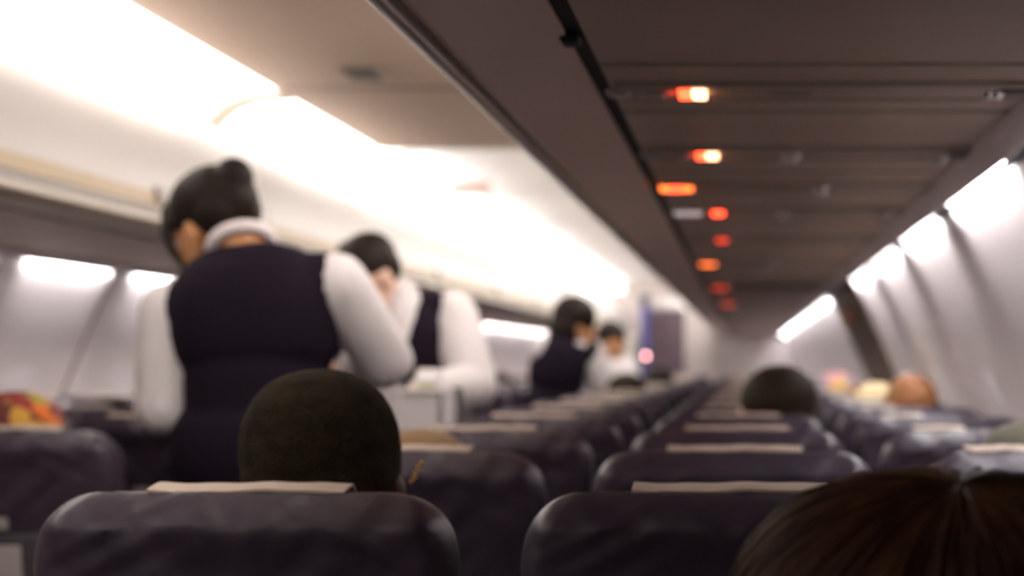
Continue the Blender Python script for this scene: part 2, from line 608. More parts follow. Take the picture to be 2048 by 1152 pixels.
def bin_proto(side, L):
    t = thing('overhead_bin', (XA + side * .7, 0, Z(.366)), '-', 'overhead bin')
    o = np.array(t.location)
    MB().prism(cross(side, SHELL), .004, L - .004).build('bin_shell', M['bin_under'], t, origin=o)
    MB().prism(cross(side, DOOR), .006, L - .006).build('door', M['bin'], t, origin=o)
    st = [(.589 + .011 * math.cos(a), .373 + .011 * math.sin(a)) for a in np.linspace(0, 2 * PI, 15)[:-1]]  # bead shaped to protrude and catch a highlight along the corner
    s = MB().prism(cross(side, st), .004, L - .004).build('trim_strip', M['bead'] if side > 0 else M['cream_strip'], t, origin=o)
    st = [(.578, .402), (.574, .404), (.5745, .440), (.5785, .442)]
    MB().prism(cross(side, st), .006, L - .006).build('edge_strip', M['tan_strip'], t, origin=o)
    st = [(.765, .371), (.765, .362), (.632, .356), (.632, .366)]
    MB().prism(cross(side, st), .004, L - .004).build('lower_panel', M['cream_strip'] if side < 0 else M['bin_under'], t, origin=o)
    MB().box(XA + side * .578 - .016, XA + side * .578 + .016, L / 2 - .05, L / 2 + .05, Z(.415), Z(.458), bev=.008).build('latch', M['grey_plastic'], t, origin=o)
    return t


L = 2.05
for side in (-1, 1):
    p = bin_proto(side, L)
    for i in range(11):
        c = p if i == 0 else copy_tree(p)
        c.location.y = -.57 + i * 2.05
        c['label'] = 'pale overhead luggage bin along the %s, %s from this end' % ('left side' if side < 0 else 'right side', ORD[i])
        c['group'] = 'overhead bins on the %s' % ('left' if side < 0 else 'right')

# underside between bins and walls
for side, n1, n2, n3 in ((1, 'trim_5', 'trim_6', 'trim_7'), (-1, 'trim_8', 'trim_9', 'trim_10')):
    mb = MB()
    y = Y0
    mb.prism(cross(side, [(.788, .360), (1.40, .360), (1.40, .385), (.788, .385)]), Y0, Y1, 0)
    for yy in np.arange(1.30, 21.0, .395):          # shallow cross ribs where the filler panels meet
        mb.box(XA + side * 1.095 - .306, XA + side * 1.095 + .306, yy - .004, yy + .004, Z(.3575), Z(.362), 1)
    struct(mb, n1, [M['panel_under'], M['ridge']])
    struct(MB().prism(cross(side, [(.762, .368), (.790, .364), (.790, .39), (.762, .39)]), Y0, Y1), n2, M['black'])
    mb = MB().prism(cross(side, [(1.345, .362), (1.352, .346), (1.375, .336), (1.398, .333), (1.402, .340), (1.402, .372)]), Y0, Y1)
    struct(mb, n3, M['rail'])
struct(MB().box(XA + 1.44, XA + 1.86, Y0, Y1, Z(.366), Z(.39)), 'trim_11', M['black'], smooth=False)
struct(MB().box(XA - 1.86, XA - 1.44, Y0, Y1, Z(.366), Z(.39)), 'trim_12', M['black'], smooth=False)
# rubber knuckle on the black channel
v = MB().box(-.011, .011, -.022, .022, -.004, .01, bev=.004).build('channel_clip', M['black'])
v.location = (-.196, 1.94, Z(.360))
tag(v, 'small black clip on the black channel beside the right bins', 'clip')


# side wash lights over each wall panel
def wash(side, a, b, label):
    t = thing('wash_light', (XA + side * 1.413, (a + b) / 2, Z(.356)), label, 'wall light', 'wash lights over the sidewall panels')
    o = t.location
    MB().prism(cross(side, [(1.403, .352), (1.424, .352), (1.424, .356), (1.403, .356)]), a, b).build('diffuser', M['wash'], t, origin=o)
    MB().prism(cross(side, [(1.4025, .356), (1.427, .356), (1.427, .362), (1.4025, .362)]), a, b).build('housing', M['grey_plastic'], t, origin=o)


i = 0
for a, b in zip(RB[2:-1], RB[3:]):
    if abs(a - 7.6) > .01:
        wash(1, a + .15, b - .15, 'white wash light above right wall panel, %s from this end' % ORD[i])
        i += 1
i = 0
for a, b in zip(LB[4:-1], LB[5:]):
    wash(-1, a + .13, b - .13, 'white wash light above left wall panel, %s from this end' % ORD[i])
    i += 1

# ------------------------------------------------------------------ service units over the right seats
ZP = .360


def dz(py, z=ZP):
    return F * z / (VY - py)


SIGNS = [   # pixel y, [(pixel x0, x1, material)], label
    (178, [(1356, 1384, 'sign_red'), (1384, 1414, 'sign_white')], 'nearest lit red and white sign, beside the black channel'),
    (304, [(1392, 1412, 'sign_red'), (1412, 1437, 'sign_white')], 'second lit red and white sign from this end'),
    (371, [(1320, 1338, 'sign_amber'), (1338, 1366, 'sign_red'), (1366, 1386, 'sign_amber')], 'wide amber and red lit sign, third from this end'),
    (421, [(1348, 1404, 'sign_pale'), (1424, 1448, 'sign_red')], 'pale faintly glowing plate with small red light, fourth from this end'),
    (476, [(1432, 1456, 'sign_dim')], 'dim red lit sign, fifth from this end'),
    (525, [(1400, 1432, 'sign_amber')], 'amber red lit sign, sixth from this end'),
    (573, [(1426, 1454, 'sign_dim')], 'faint red lit sign, seventh from this end'),
    (606, [(1444, 1468, 'sign_dim')], 'faintest red lit sign, eighth from this end'),
]
EXTRA = {0: [('light', 1240), ('light', 1318), ('bar', 1580), ('nozzle', 1975), ('nozzle', 1992), ('slot', 2030)],
         1: [('light', 1300), ('light', 1368), ('nozzle', 1580), ('nozzle', 1875), ('slot', 1912)],
         2: [('nozzle', 1640)],
         3: [('nozzle', 1562), ('nozzle', 1772)],
         4: [('nozzle', 1700)], 5: [('nozzle', 1538)], 6: [], 7: []}
for k, (py, segs, lab) in enumerate(SIGNS):
    d = dz(py)
    xc = XA + 1.085
    t = thing('service_unit', (xc, d, Z(ZP)), 'overhead panel with ' + lab, 'overhead service panel', 'overhead service panels on the right')
    hd = .055
    MB().box(-.286, .286, -hd, hd, -.0045, .004, bev=.003).build('panel', M['panel_unit'], t)
    for e in (-hd - .005, hd + .005):
        MB().box(-.29, .29, e - .004, e + .004, -.007, .002, bev=.002).build('edge_rib', M['ridge'], t)
    for x0, x1, mn in segs:
        a, b = (x0 - VX) * d / F - xc, (x1 - VX) * d / F - xc
        hh = .026 if k < 4 else .034
        MB().box(a + .0006, b - .0006, -hh, hh, -.011, -.003, bev=.002).build('sign', M[mn], t)
    for kind, px in EXTRA[k]:
        x = (px - VX) * d / F - xc
        if kind == 'light':
            mb = MB().tube([(x, 0, -.002), (x, 0, -.010)], [.020, .017], 20, cap=False)
            r = mb.build('reading_light', M['grey_plastic'], t)
            MB().ell((x, 0, -.010), (.012, .012, .004), seg=16).build('lens', M['lens'], r)
        elif kind == 'nozzle':
            q = 1.0 if k else .6
            mb = MB().tube([(x, 0, -.002), (x, 0, -.008 * q), (x, 0, -.016 * q), (x, 0, -.022 * q)], [.019 * q, .018 * q, .013 * q, .011 * q], 20, cap=False)
            mb.build('air_nozzle', M['lens'] if k else M['chrome'], t)
        elif kind == 'bar':
            MB().box(x - .027, x + .027, -.008, .008, -.009, -.003, bev=.003).build('speaker_grille', M['grey_plastic'], t)
        else:
            MB().box(x - .022, x + .022, -.03, .03, -.007, -.003, bev=.002).build('call_button_plate', M['dark'], t)


# ------------------------------------------------------------------ seats
SW, SH = .429, 1.147          # back width, height of the back's top
D0, PITCH = 1.72, .79


def backrest_mesh():
    """padded back, rounded shoulders, leaning towards the camera; local y = 0 is the rear face at the top"""
    nx, nz = 64, 60
    zb, zt = .42, SH
    H = zt - zb
    vs, fs = [], []
    rc = .085

    def half_w(z):
        a = SW / 2 - .004 * math.sin((z - zb) / H * PI)
        if z > zt - rc:
            q = (z - (zt - rc)) / rc
            return a - rc * 0.92 * (1 - max(0.0, 1 - q ** 2.4) ** (1 / 2.4))
        return a
    rows = []
    for j in range(nz + 1):
        s = j / nz
        z = zb + H * (1 - (1 - s) ** 1.7)
        rows.append(z)
    # front and rear sheets
    for face in (0, 1):
        for z in rows:
            hw = half_w(z)
            for i in range(nx + 1):
                a = -1 + 2 * i / nx
                a = math.copysign(1 - (1 - abs(a)) ** 1.5, a)
                x = a * hw
                e = max(0.0, 1 - abs(a))
                edge = (1 - (1 - min(1, e / .14)) ** 2.2) ** (1 / 2.2) if e < .14 else 1.0
                tq = max(0.0, (zt - z) / (.036 if face == 0 else .055))
                pw = 1.45 if face == 0 else 2.0
                top = (1 - (1 - min(1, tq)) ** pw) ** (1 / pw) if tq < 1 else 1.0
                th = (.052 + .010 * math.sin((z - zb) / H * PI)) * edge * top
                yc = -(z - zt) * .16 - .055
                if face == 0:    # rear: flat with a slight hollow
                    y = yc - th * .92 + .006 * (1 - a * a) * min(1, max(0, (zt - .045 - z) / .03))
                else:            # front: bulges, headrest pad
                    pad = .022 * math.exp(-((z - (zt - .12)) / .09) ** 2) * (1 - a ** 4)
                    y = yc + th * 1.1 + pad * edge * top
                wr = mnoise.noise(Vector((x * 9 + 3.1 * face, z * 13, 2.7))) * .004 + mnoise.noise(Vector((x * 8 + z * 6, z * 26 - abs(x) * 26, 9.1))) * .0045
                if face == 0:        # pulled creases in the cover, rising inward from the sides
                    for sg, cs in ((1, ((.045, .006, .0030), (.075, .008, .0042), (.110, .009, .0045), (.150, .010, .0040))), (-1, ((.060, .007, .0026), (.100, .008, .0030)))):
                        xx = sg * x + .19
                        for c0, wd, am in cs:
                            dd = (zt - z) + .54 * xx * .9 - c0 - .02
                            wr -= am * math.exp(-(dd / wd) ** 2) * max(0.0, 1 - abs(xx - .06) / .11)
                vs.append((x, y + wr * edge, z + (0.003 * mnoise.noise(Vector((x * 11, 1.3, 5.0 + face)))) * (1 if z > zt - .06 else 0)))
    n1 = nx + 1
    off = n1 * (nz + 1)
    for j in range(nz):
        for i in range(nx):
            fs.append((j * n1 + i, j * n1 + i + 1, (j + 1) * n1 + i + 1, (j + 1) * n1 + i))
            fs.append((off + j * n1 + i, off + (j + 1) * n1 + i, off + (j + 1) * n1 + i + 1, off + j * n1 + i + 1))
    for j in range(nz):
        for i in (0, nx):
            fs.append((j * n1 + i, (j + 1) * n1 + i, off + (j + 1) * n1 + i, off + j * n1 + i))
    for i in range(nx):
        for j in (0, nz):
            fs.append((j * n1 + i, j * n1 + i + 1, off + j * n1 + i + 1, off + j * n1 + i))
    return MB().add(vs, fs)


def make_seat():
    t = thing('airline_seat', (0, 0, 0), '-', 'seat')
    b = backrest_mesh().build('backrest', M['leather'], t)
    # headrest cover: cloth draped over the top, a narrow edge shows from behind
    n, m = 24, 14
    vs, fs = [], []
    for lay in (0, 1):
        for j in range(m + 1):
            s = j / m
            for i in range(n + 1):
                a = -1 + 2 * i / n
                x = a * .100
                ang = PI * (1.02 - s * 1.02)
                if s < .5:
                    q = s / .5
                    y = -.060 + .044 * q
                    z = SH + .0020 + .0050 * math.sin(q * PI / 2)
                else:
                    q = (s - .5) / .5
                    y = -.016 + .045 * math.sin(q * PI / 2) + .02 * q
                    z = SH + .0070 - .20 * q ** 1.6
                wv = .0013 * math.sin(a * 4.1 + .6) * (1 - s) + .0005 * math.sin(a * 11)
                ed = .003 if lay else 0
                vs.append((x, y - (ed if s > .5 else 0), z + wv * (1 if s < .6 else .3) - (ed if s <= .6 else 0)))
    N = (n + 1) * (m + 1)
    for j in range(m):
        for i in range(n):
            q = j * (n + 1) + i
            fs.append((q, q + 1, q + n + 2, q + n + 1))
            fs.append((N + q, N + q + n + 1, N + q + n + 2, N + q + 1))
    for i in range(n):
        for j in (0, m):
            q = j * (n + 1) + i
            fs.append((q, q + 1, N + q + 1, N + q))
    for j in range(m):
        for i in (0, n):
            q = j * (n + 1) + i
            fs.append((q, q + n + 1, N + q + n + 1, N + q))
    c = MB().add(vs, fs).build('headrest_cover', M['cover'], t)
    c['label'] = 'pale cloth headrest cover'
    MB().box(-.215, .215, .05, .50, .36, .47, bev=.035).build('seat_cushion', M['leather'], t)
    for s in (-1, 1):
        MB().box(s * .232 - .022, s * .232 + .022, .02, .40, .60, .65, bev=.014).build('armrest', M['armrest'], t)
    tr = MB().box(-.165, .165, -.005, .014, .64, .965, bev=.008).build('tray_table', M['armrest'], t)
    tr.rotation_euler.x = math.radians(9.1)
    tr.location = (0, .064, -.005)
    pl = MB().box(-.115, .040, -.014, -.004, .70, .945, bev=.003).build('placard', M['tray'], tr)
    MB().box(-.02, .02, -.016, -.004, .975, 1.0, bev=.004).build('latch', M['grey_plastic'], tr)
    for s in (-1, 1):
        MB().tube([(s * .17, .12, .37), (s * .17, .16, .02)], [.018, .018], 12).build('leg', M['leg'], t)
        MB().box(s * .17 - .03, s * .17 + .03, .06, .42, 0, .025, bev=.006).build('foot', M['leg'], t)
    return t


seat = make_seat()
COLS = [('right', 'aisle', -.506), ('right', 'middle', -.015), ('right', 'window', .474),
        ('left', 'aisle', 2 * XA + .506), ('left', 'middle', 2 * XA + .015), ('left', 'window', 2 * XA - .474)]
first = True
for k in list(range(0, 18)) + [-1]:
    for side, cn, x in COLS:
        if side == 'left' and k < 2:
            continue
        if k == -1 and cn == 'aisle':
            continue
        o = seat if first else copy_tree(seat)
        first = False
        o.location = (x, D0 + PITCH * k + .086, 0)
        o.rotation_euler.z = 0
        o['group'] = 'navy airline seats'
        row = 'row just behind the first full seat backs' if k == -1 else '%s row of seat backs in view' % ORD[k - (2 if side == 'left' else 0)]
        o['label'] = 'navy leather %s seat %s of the aisle, %s' % (cn, side, row)
        if k == -1:
            for ch in list(o.children):
                if ch.name.startswith('headrest_cover'):
                    bpy.data.objects.remove(ch)
        elif side == 'right' and cn == 'window':
            for ch in o.children:
                if ch.name.startswith('headrest_cover'):
                    ch.location.x = -.098
                    ch.scale.x = .50


# ------------------------------------------------------------------ people
def rot(yaw=0, pitch=0, roll=0):
    """head axes: yaw to the person's left, pitch down, roll towards the person's right"""
    m = Matrix.Rotation(math.radians(yaw), 3, 'Z') @ Matrix.Rotation(math.radians(-pitch), 3, 'X') @ Matrix.Rotation(math.radians(roll), 3, 'Y')
    return np.array(m)


def N3(v):
    v = np.asarray(v, float)
    return v / (np.linalg.norm(v) + 1e-9)


def head_on(mb, c, R, s=1.0):
    def at(x, y, z):
        return np.asarray(c) + R @ (np.array([x, y, z]) * s)

    def el(x, y, z, a, b, d, sg=20, p=2.0):
        mb.ell(at(x, y, z), (a * s, b * s, d * s), R, sg, p=p)
    el(0, -.012, .028, .074, .093, .084)
    el(0, .030, -.028, .060, .060, .078)
    el(0, .052, -.082, .036, .034, .030)
    el(0, .036, -.072, .050, .040, .036)
    el(0, .072, .016, .050, .020, .013)
    for q in (-1, 1):
        el(q * .036, .062, -.034, .024, .024, .022)
        el(q * .074, -.006, -.020, .008, .020, .032)
        el(q * .079, -.014, -.012, .007, .012, .020)
    mb.tube([at(0, .088, .004), at(0, .103, -.030)], [.008 * s, .0125 * s], 12)
    el(0, .086, -.060, .022, .010, .007)
    el(0, .083, -.072, .019, .010, .008)


def face_extra(c, R, s=1.0):
    ex = MB()
    for q in (-1, 1):
        p = np.asarray(c) + R @ (np.array([q * .031, .079, -.004]) * s)
        ex.ell(p, (.0125 * s, .011 * s, .0085 * s), R, 14, 1)
        p = np.asarray(c) + R @ (np.array([q * .031, .0885, -.005]) * s)
        ex.ell(p, (.005 * s, .004 * s, .005 * s), R, 10, 2)
        p = np.asarray(c) + R @ (np.array([q * .032, .086, .016]) * s)
        ex.ell(p, (.018 * s, .006 * s, .004 * s), R, 10, 2)
    p = np.asarray(c) + R @ (np.array([0, .093, -.066]) * s)
    ex.ell(p, (.020 * s, .006 * s, .006 * s), R, 12, 3)
    return ex


def hand_on(mb, wrist, fdir, pdir, side, curl=.5, s=1.0):
    """palm, four bent fingers of unequal length and a thumb from the side of the palm"""
    f = N3(fdir)
    n = N3(np.asarray(pdir) - f * np.dot(pdir, f))       # palm normal (fingers curl this way)
    a = np.cross(f, n) * side                           # towards the thumb
    w = np.asarray(wrist, float)
    R = np.stack([a, f, n], 1)
    mb.ell(w + f * .048 * s, (.040 * s, .052 * s, .015 * s), R, 16, p=2.6)
    for k, (off, ln) in enumerate(((.030, .070), (.010, .079), (-.010, .073), (-.029, .057))):
        p = w + f * .088 * s + a * off * s
        pts = [p - f * .02 * s, p]
        d = f.copy()
        for j, fr in enumerate((.45, .32, .23)):
            an = curl * (.55 + .25 * j)
            d = N3(d * math.cos(an) + n * math.sin(an))
            pts.append(pts[-1] + d * ln * fr * s)
        mb.tube(pts, [.0095 * s, .0092 * s, .0085 * s, .008 * s, .0068 * s], 10)
    p = w + f * .030 * s + a * .034 * s
    d = N3(f * .7 + a * .65 + n * .3)
    mb.tube([w + f * .02 * s + a * .02 * s, p, p + d * .034 * s, p + N3(d + n * .4 + f * .2) * .062 * s], [.012 * s, .012 * s, .0098 * s, .008 * s], 10)


def torso(mb, pel, chest, shL, shR, neck, inf=0.0, fat=1.0, sh_in=1.0, top=True, low=True):
    up = N3(np.asarray(neck) - np.asarray(pel))
    rt = N3(np.asarray(shR) - np.asarray(shL))
    rt = N3(rt - up * np.dot(rt, up))
    fw = np.cross(up, rt)
    R = np.stack([rt, fw, up], 1)
    hw = np.linalg.norm(np.asarray(shR) - np.asarray(shL)) / 2
    if low:
        mb.ell(pel, (.165 * fat + inf, .115 * fat + inf, .125 + inf), R, 26, p=2.3)
    mid = np.asarray(pel) * .55 + np.asarray(chest) * .45
    mb.ell(mid, (hw * .74 * fat + inf, .098 * fat + inf, .18 + inf), R, 26, p=2.3)
    mb.ell(chest, (hw * .90 * fat + inf, .108 * fat + inf, .142 + inf), R, 26, p=2.4)
    a = np.asarray(chest) * (1 - sh_in) + np.asarray(shL) * sh_in
    b = np.asarray(chest) * (1 - sh_in) + np.asarray(shR) * sh_in
    a = np.asarray(shL) + rt * hw * (1 - sh_in)
    b = np.asarray(shR) - rt * hw * (1 - sh_in)
    mb.tube([a, (a + b) / 2 - fw * .005, b], [.052 + inf, .058 + inf, .052 + inf], 16)
    if top:
        base = (np.asarray(shL) + np.asarray(shR)) / 2
        mb.tube([a + up * .0, base + (np.asarray(neck) - base) * .72], [.045 + inf, .048 + inf * .6], 14)
        mb.tube([b + up * .0, base + (np.asarray(neck) - base) * .72], [.045 + inf, .048 + inf * .6], 14)
    return R


def person(name, root, label, J, headR, skin, hair, clothes, voxel=.007, hs=1.0, group=None, curl=.5, hands=None, fat=1.0):
    """J: joints in cabin coordinates: pel chest neck head shL elL wrL shR elR wrR hipL knL anL hipR knR anR"""
    J = {k: np.asarray(v, float) for k, v in J.items()}
    t = thing(name, root, label, 'person', group)
    o = np.asarray(root, float)
    mb = MB()
    torso(mb, J['pel'], J['chest'], J['shL'], J['shR'], J['neck'], 0, fat)
    base = (J['shL'] + J['shR']) / 2
    hb = J['head'] + headR @ (np.array([0, -.030, -.055]) * hs)
    mb.tube([base - (J['neck'] - base) * .3, J['neck'], hb], [.060, .053, .052], 16)
    head_on(mb, J['head'], headR, hs)
    for s, q in ((-1, 'L'), (1, 'R')):
        mb.tube([J['sh' + q], (J['sh' + q] + J['el' + q]) / 2, J['el' + q]], [.050, .046, .038], 14)
        mb.tube([J['el' + q], J['el' + q] * .65 + J['wr' + q] * .35, J['wr' + q]], [.038, .040, .027], 14)
        fd = J['wr' + q] - J['el' + q]
        pd = (hands or {}).get(q, (0, .2, -1))
        hand_on(mb, J['wr' + q], fd, pd, -s if pd[2] < 0 else s, curl)
        mb.tube([J['hip' + q], (J['hip' + q] + J['kn' + q]) / 2, J['kn' + q]], [.088 * fat, .075, .056], 16)
        mb.tube([J['kn' + q], J['kn' + q] * .6 + J['an' + q] * .4, J['an' + q]], [.056, .053, .036], 16)
        ft = J['an' + q] + np.array([0, .15, 0])
        ft[2] = .035
        hl = J['an' + q] + np.array([0, -.03, 0])
        hl[2] = .04
        mb.tube([J['an' + q], hl], [.036, .036], 12)
        mb.tube([hl, ft], [.036, .030], 12)
    body = mb.melt('body', [skin, M['eye'], M['iris'], M['lip']], voxel, t, o, 5, face_extra(J['head'], headR, hs))
    # hair
    if hair:
        hm = MB()
        hmat, kinds = hair

        def at(x, y, z):
            return J['head'] + headR @ (np.array([x, y, z]) * hs)

        def el(x, y, z, a, b, d, p=2.0):
            hm.ell(at(x, y, z), (a * hs, b * hs, d * hs), headR, 28, p=p)
        for kd in kinds:
            if kd == 'short':
                el(0, -.024, .047, .080, .094, .078, 2.2)
                el(0, -.052, .010, .076, .060, .062)
            elif kd == 'crop':
                el(0, -.016, .034, .0835, .1015, .088, 2.25)
                el(0, -.050, -.012, .080, .062, .075, 2.3)
            elif kd == 'full':
                el(0, -.022, .044, .092, .102, .090)
                el(0, -.052, -.015, .086, .066, .082)
            elif kd == 'updo':
                el(0, -.022, .046, .089, .100, .082)
                el(0, -.050, .016, .083, .068, .064)
            elif kd == 'nape':
                el(0, -.050, -.020, .080, .058, .062)
            elif kd == 'bun':
                el(0.0, -.104, .070, .041, .042, .044)
                el(0.0, -.092, .030, .050, .042, .055)
            elif kd == 'fringe':
                hm.tube([at(-.03, .078, .075), at(-.062, .072, .02), at(-.080, .052, -.03), at(-.076, .040, -.075)], [.016, .013, .010, .006], 10)
                hm.tube([at(.03, .078, .075), at(.062, .068, .02), at(.078, .045, -.03)], [.016, .013, .008], 10)
            elif kd == 'long':
                for q in (-1, 1):
                    hm.tube([at(q * .06, -.02, .06), at(q * .095, -.03, -.02), at(q * .10, -.03, -.12), at(q * .09, -.02, -.22)], [.04, .042, .04, .02], 12)
                el(0, -.07, -.08, .09, .05, .13)
        hm.melt('hair', hmat, .0045 * max(1, voxel / .007), t, o, 4)
    for fn in clothes:
        fn(t, o, J, headR, voxel, fat)
    return t


def c_shirt(m, name='shirt', loose=.014, cuff=.93, nk=.32):
    def fn(t, o, J, R, vox, fat):
        mb = MB()
        torso(mb, J['pel'], J['chest'], J['shL'], J['shR'], J['neck'] * nk + (J['shL'] + J['shR']) / 2 * (1 - nk), .013, fat)
        for q in 'LR':
            e = J['el' + q]
            w_ = e + (J['wr' + q] - e) * cuff
            mb.tube([J['sh' + q], (J['sh' + q] * .5 + e * .5), e], [.053 + loose, .050 + loose, .044 + loose], 16)
            mb.tube([e, e * .6 + w_ * .4, e * .15 + w_ * .85, w_], [.044 + loose, .044 + loose, .036 + loose * .8, .034 + loose * .4], 16)
        mb.melt(name, m, vox, t, o, 4)
    return fn


def c_vest(m):
    def fn(t, o, J, R, vox, fat):
        mb = MB()
        torso(mb, J['pel'], J['chest'], J['shL'], J['shR'], J['neck'] * .12 + (J['shL'] + J['shR']) / 2 * .88, .022, fat, sh_in=.80)
        mb.melt('waistcoat', m, vox, t, o, 4)
    return fn


def c_trousers(m, name='trousers'):
    def fn(t, o, J, R, vox, fat):
        mb = MB()
        mb.ell(J['pel'] + np.array([0, 0, -.02]), (.182 * fat, .132 * fat, .13), None, 24, p=2.3)
        for q in 'LR':
            mb.tube([J['hip' + q], J['kn' + q]], [.103 * fat, .072], 16)
            mb.tube([J['kn' + q], J['an' + q] + np.array([0, 0, .03])], [.072, .060], 16)
        mb.melt(name, m, vox * 1.3, t, o, 3)
        for q in 'LR':
            a = J['an' + q]
            MB().tube([(a[0], a[1] - .035, .048), (a[0], a[1] + .06, .045), (a[0], a[1] + .165, .036)], [.047, .046, .034], 14).build('shoe', M['shoe'], t, o)
    return fn


def c_collar(m, tilt=(0, -.2, 1), r=.062, tube_r=.014, name='neck_scarf'):
    def fn(t, o, J, R, vox, fat):
        c = J['neck']
        ax = N3(tilt)
        u = N3(np.cross(ax, [0, 1, 0]))
        v = np.cross(ax, u)
        mb = MB()
        pts = [c + (u * math.cos(a) + v * math.sin(a)) * r for a in np.linspace(0, 2 * PI, 33)]
        mb.tube(pts, [tube_r] * 33, 12)
        mb.build(name, m, t, o)
    return fn


# --- attendant with the bun, back to us, beside the trolley
D = 3.62
J = dict(
    head=W(426, 456, D + .07), neck=W(484, 492, D + .01),
    shL=W(345, 626, D), shR=W(672, 570, D), chest=W(512, 640, D), pel=W(520, 905, D - .02),
    elL=W(328, 815, D - .02), wrL=W(352, 815, D + .235),
    elR=W(772, 722, D + .11), wrR=W(705, 738, D + .27),
    hipL=W(445, 960, D), hipR=W(595, 960, D), knL=(-1.07, D + .02, .48), knR=(-.93, D + .02, .48), anL=(-1.08, D, .09), anR=(-.93, D, .09))
person('flight_attendant', (-1.0, D, 0), 'flight attendant with black hair bun, back to us, in navy waistcoat', J,
       rot(yaw=58, pitch=22, roll=-4), M['skin'], (M['hair_black'], ['updo', 'bun', 'fringe']),
       [c_shirt(M['shirt'], loose=.016, cuff=.9, nk=.08), c_vest(M['vest']), c_trousers(M['trouser']), c_collar(M['scarf'], (-.30, .55, .78), .062, .0135)],
       voxel=.006, group='flight attendants', hands={'L': (0, -.1, -1), 'R': (0, -.2, -1)})

# --- attendant facing us, bending over the trolley
D = 4.95


def c_front(t, o, J, R, vox, fat):
    MB().tube([W(800, 600, 4.885), W(801, 640, 4.845), W(803, 690, 4.815)], [.058, .044, .012], 16).build('shirt_front', M['shirt'], t, o)


J = dict(
    head=W(735, 560, D - .12), neck=W(782, 618, D - .02),
    shL=W(905, 632, D), shR=W(650, 640, D), chest=W(785, 700, D), pel=W(800, 905, D + .05),
    elL=W(950, 775, D - .10), wrL=W(835, 785, D - .30),
    elR=W(622, 790, D - .10), wrR=W(700, 800, D - .32),
    hipL=W(855, 950, D + .05), hipR=W(745, 950, D + .05), knL=(-.93, D + .04, .48), knR=(-1.07, D + .04, .48), anL=(-.92, D + .06, .09), anR=(-1.08, D + .06, .09))
for q in 'LR':
    J['an' + q] = (J['an' + q][0], J['an' + q][1], .09)


person('flight_attendant', (-1.0, D, 0), 'flight attendant facing us and bending over the service trolley, short dark hair', J,
       rot(yaw=142, pitch=32, roll=6), M['skin_pale'], (M['hair_black'], ['short']),
       [c_shirt(M['shirt'], loose=.020, cuff=.92), c_vest(M['vest']), c_trousers(M['trouser']), c_collar(M['shirt'], (-.1, .30, .9), .068, .020, 'shirt_collar'), c_front],
       voxel=.007, group='flight attendants', hands={'L': (0, 0, -1), 'R': (0, 0, -1)})

# --- third attendant further up the aisle, turned to the right-hand seats
D = 7.62
J = dict(
    head=W(1152, 652, D + .02), neck=W(1138, 678, D),
    shL=W(1092, 700, D - .02), shR=W(1180, 706, D + .10), chest=W(1116, 735, D), pel=W(1105, 840, D),
    elL=W(1100, 790, D + .14), wrL=W(1165, 800, D + .28),
    elR=W(1200, 768, D + .10), wrR=W(1225, 778, D + .34),
    hipL=(-.95, D - .02, .93), hipR=(-.83, D + .02, .93), knL=(-.96, D, .48), knR=(-.84, D + .02, .48), anL=(-.96, D, .09), anR=(-.84, D, .09))
person('flight_attendant', (-.9, D, 0), 'flight attendant up the aisle turned to the right seats, face in profile', J,
       rot(yaw=-62, pitch=16, roll=4), M['skin'], (M['hair_black'], ['full']),
       [c_shirt(M['shirt'], loose=.016, cuff=.9), c_vest(M['vest']), c_trousers(M['trouser']), c_collar(M['scarf'], (.3, -.3, .9), .066, .020)],
       voxel=.009, group='flight attendants')

# --- another one behind, seen as a dark head and a white sleeve
D = 9.42
J = dict(
    head=W(1222, 690, D), neck=W(1226, 726, D),
    shL=W(1195, 740, D), shR=W(1252, 736, D), chest=W(1222, 765, D), pel=W(1222, 850, D),
    elL=W(1196, 790, D - .1), wrL=W(1210, 810, D - .25), elR=W(1262, 780, D - .1), wrR=W(1245, 800, D - .28),
    hipL=(-.80, D, .85), hipR=(-.68, D, .85), knL=(-.80, D - .02, .46), knR=(-.68, D - .02, .46), anL=(-.80, D, .09), anR=(-.68, D, .09))
for q in ('hipL', 'hipR', 'knL', 'knR', 'anL', 'anR'):
    J[q] = (J[q][0] - .02, J[q][1], J[q][2])
person('flight_attendant', (-.76, D, 0), 'farthest flight attendant in white shirt behind the one in profile', J,
       rot(yaw=200, pitch=25), M['skin'], (M['hair_black'], ['short']),
       [c_shirt(M['shirt'], loose=.02), c_trousers(M['trouser'])], voxel=.010, group='flight attendants')


# --- seated passengers
def seated(label, head_c, seat_x, seat_k, R, skin, hair, shirt, hs=1.0, extra=(), voxel=.010, lean=0.0, group='seated passengers', hair_first=True):
    ys = D0 + PITCH * seat_k + .086
    hc = np.asarray(head_c, float)
    nk = hc + R @ np.array([0, -.045, -.115]) * hs
    nk[0] = hc[0] * .85 + seat_x * .15
    sx = nk[0] * .75 + seat_x * .25
    sz = nk[2] - .085
    sy = min(nk[1], ys + .20)
    px = seat_x * .8 + hc[0] * .2
    J = dict(head=hc, neck=nk, shL=(sx - .165, sy, sz), shR=(sx + .165, sy, sz), chest=((sx + px) / 2, sy + .015, sz - .15), pel=(px, ys + .20, .575),
             elL=(sx - .175, sy + .05, sz - .27), elR=(sx + .175, sy + .05, sz - .27), wrL=(px - .09, sy + .25, .655), wrR=(px + .09, sy + .25, .655),
             hipL=(px - .09, ys + .22, .56), hipR=(px + .09, ys + .22, .56), knL=(px - .10, ys + .60, .53), knR=(px + .10, ys + .60, .53),
             anL=(px - .10, ys + .55, .09), anR=(px + .10, ys + .55, .09))
    return person('passenger', (px, ys + .3, 0), label, J, R, skin, hair, [c_shirt(shirt, loose=.012), c_trousers(M['trouser'])] + list(extra), voxel, hs, group)


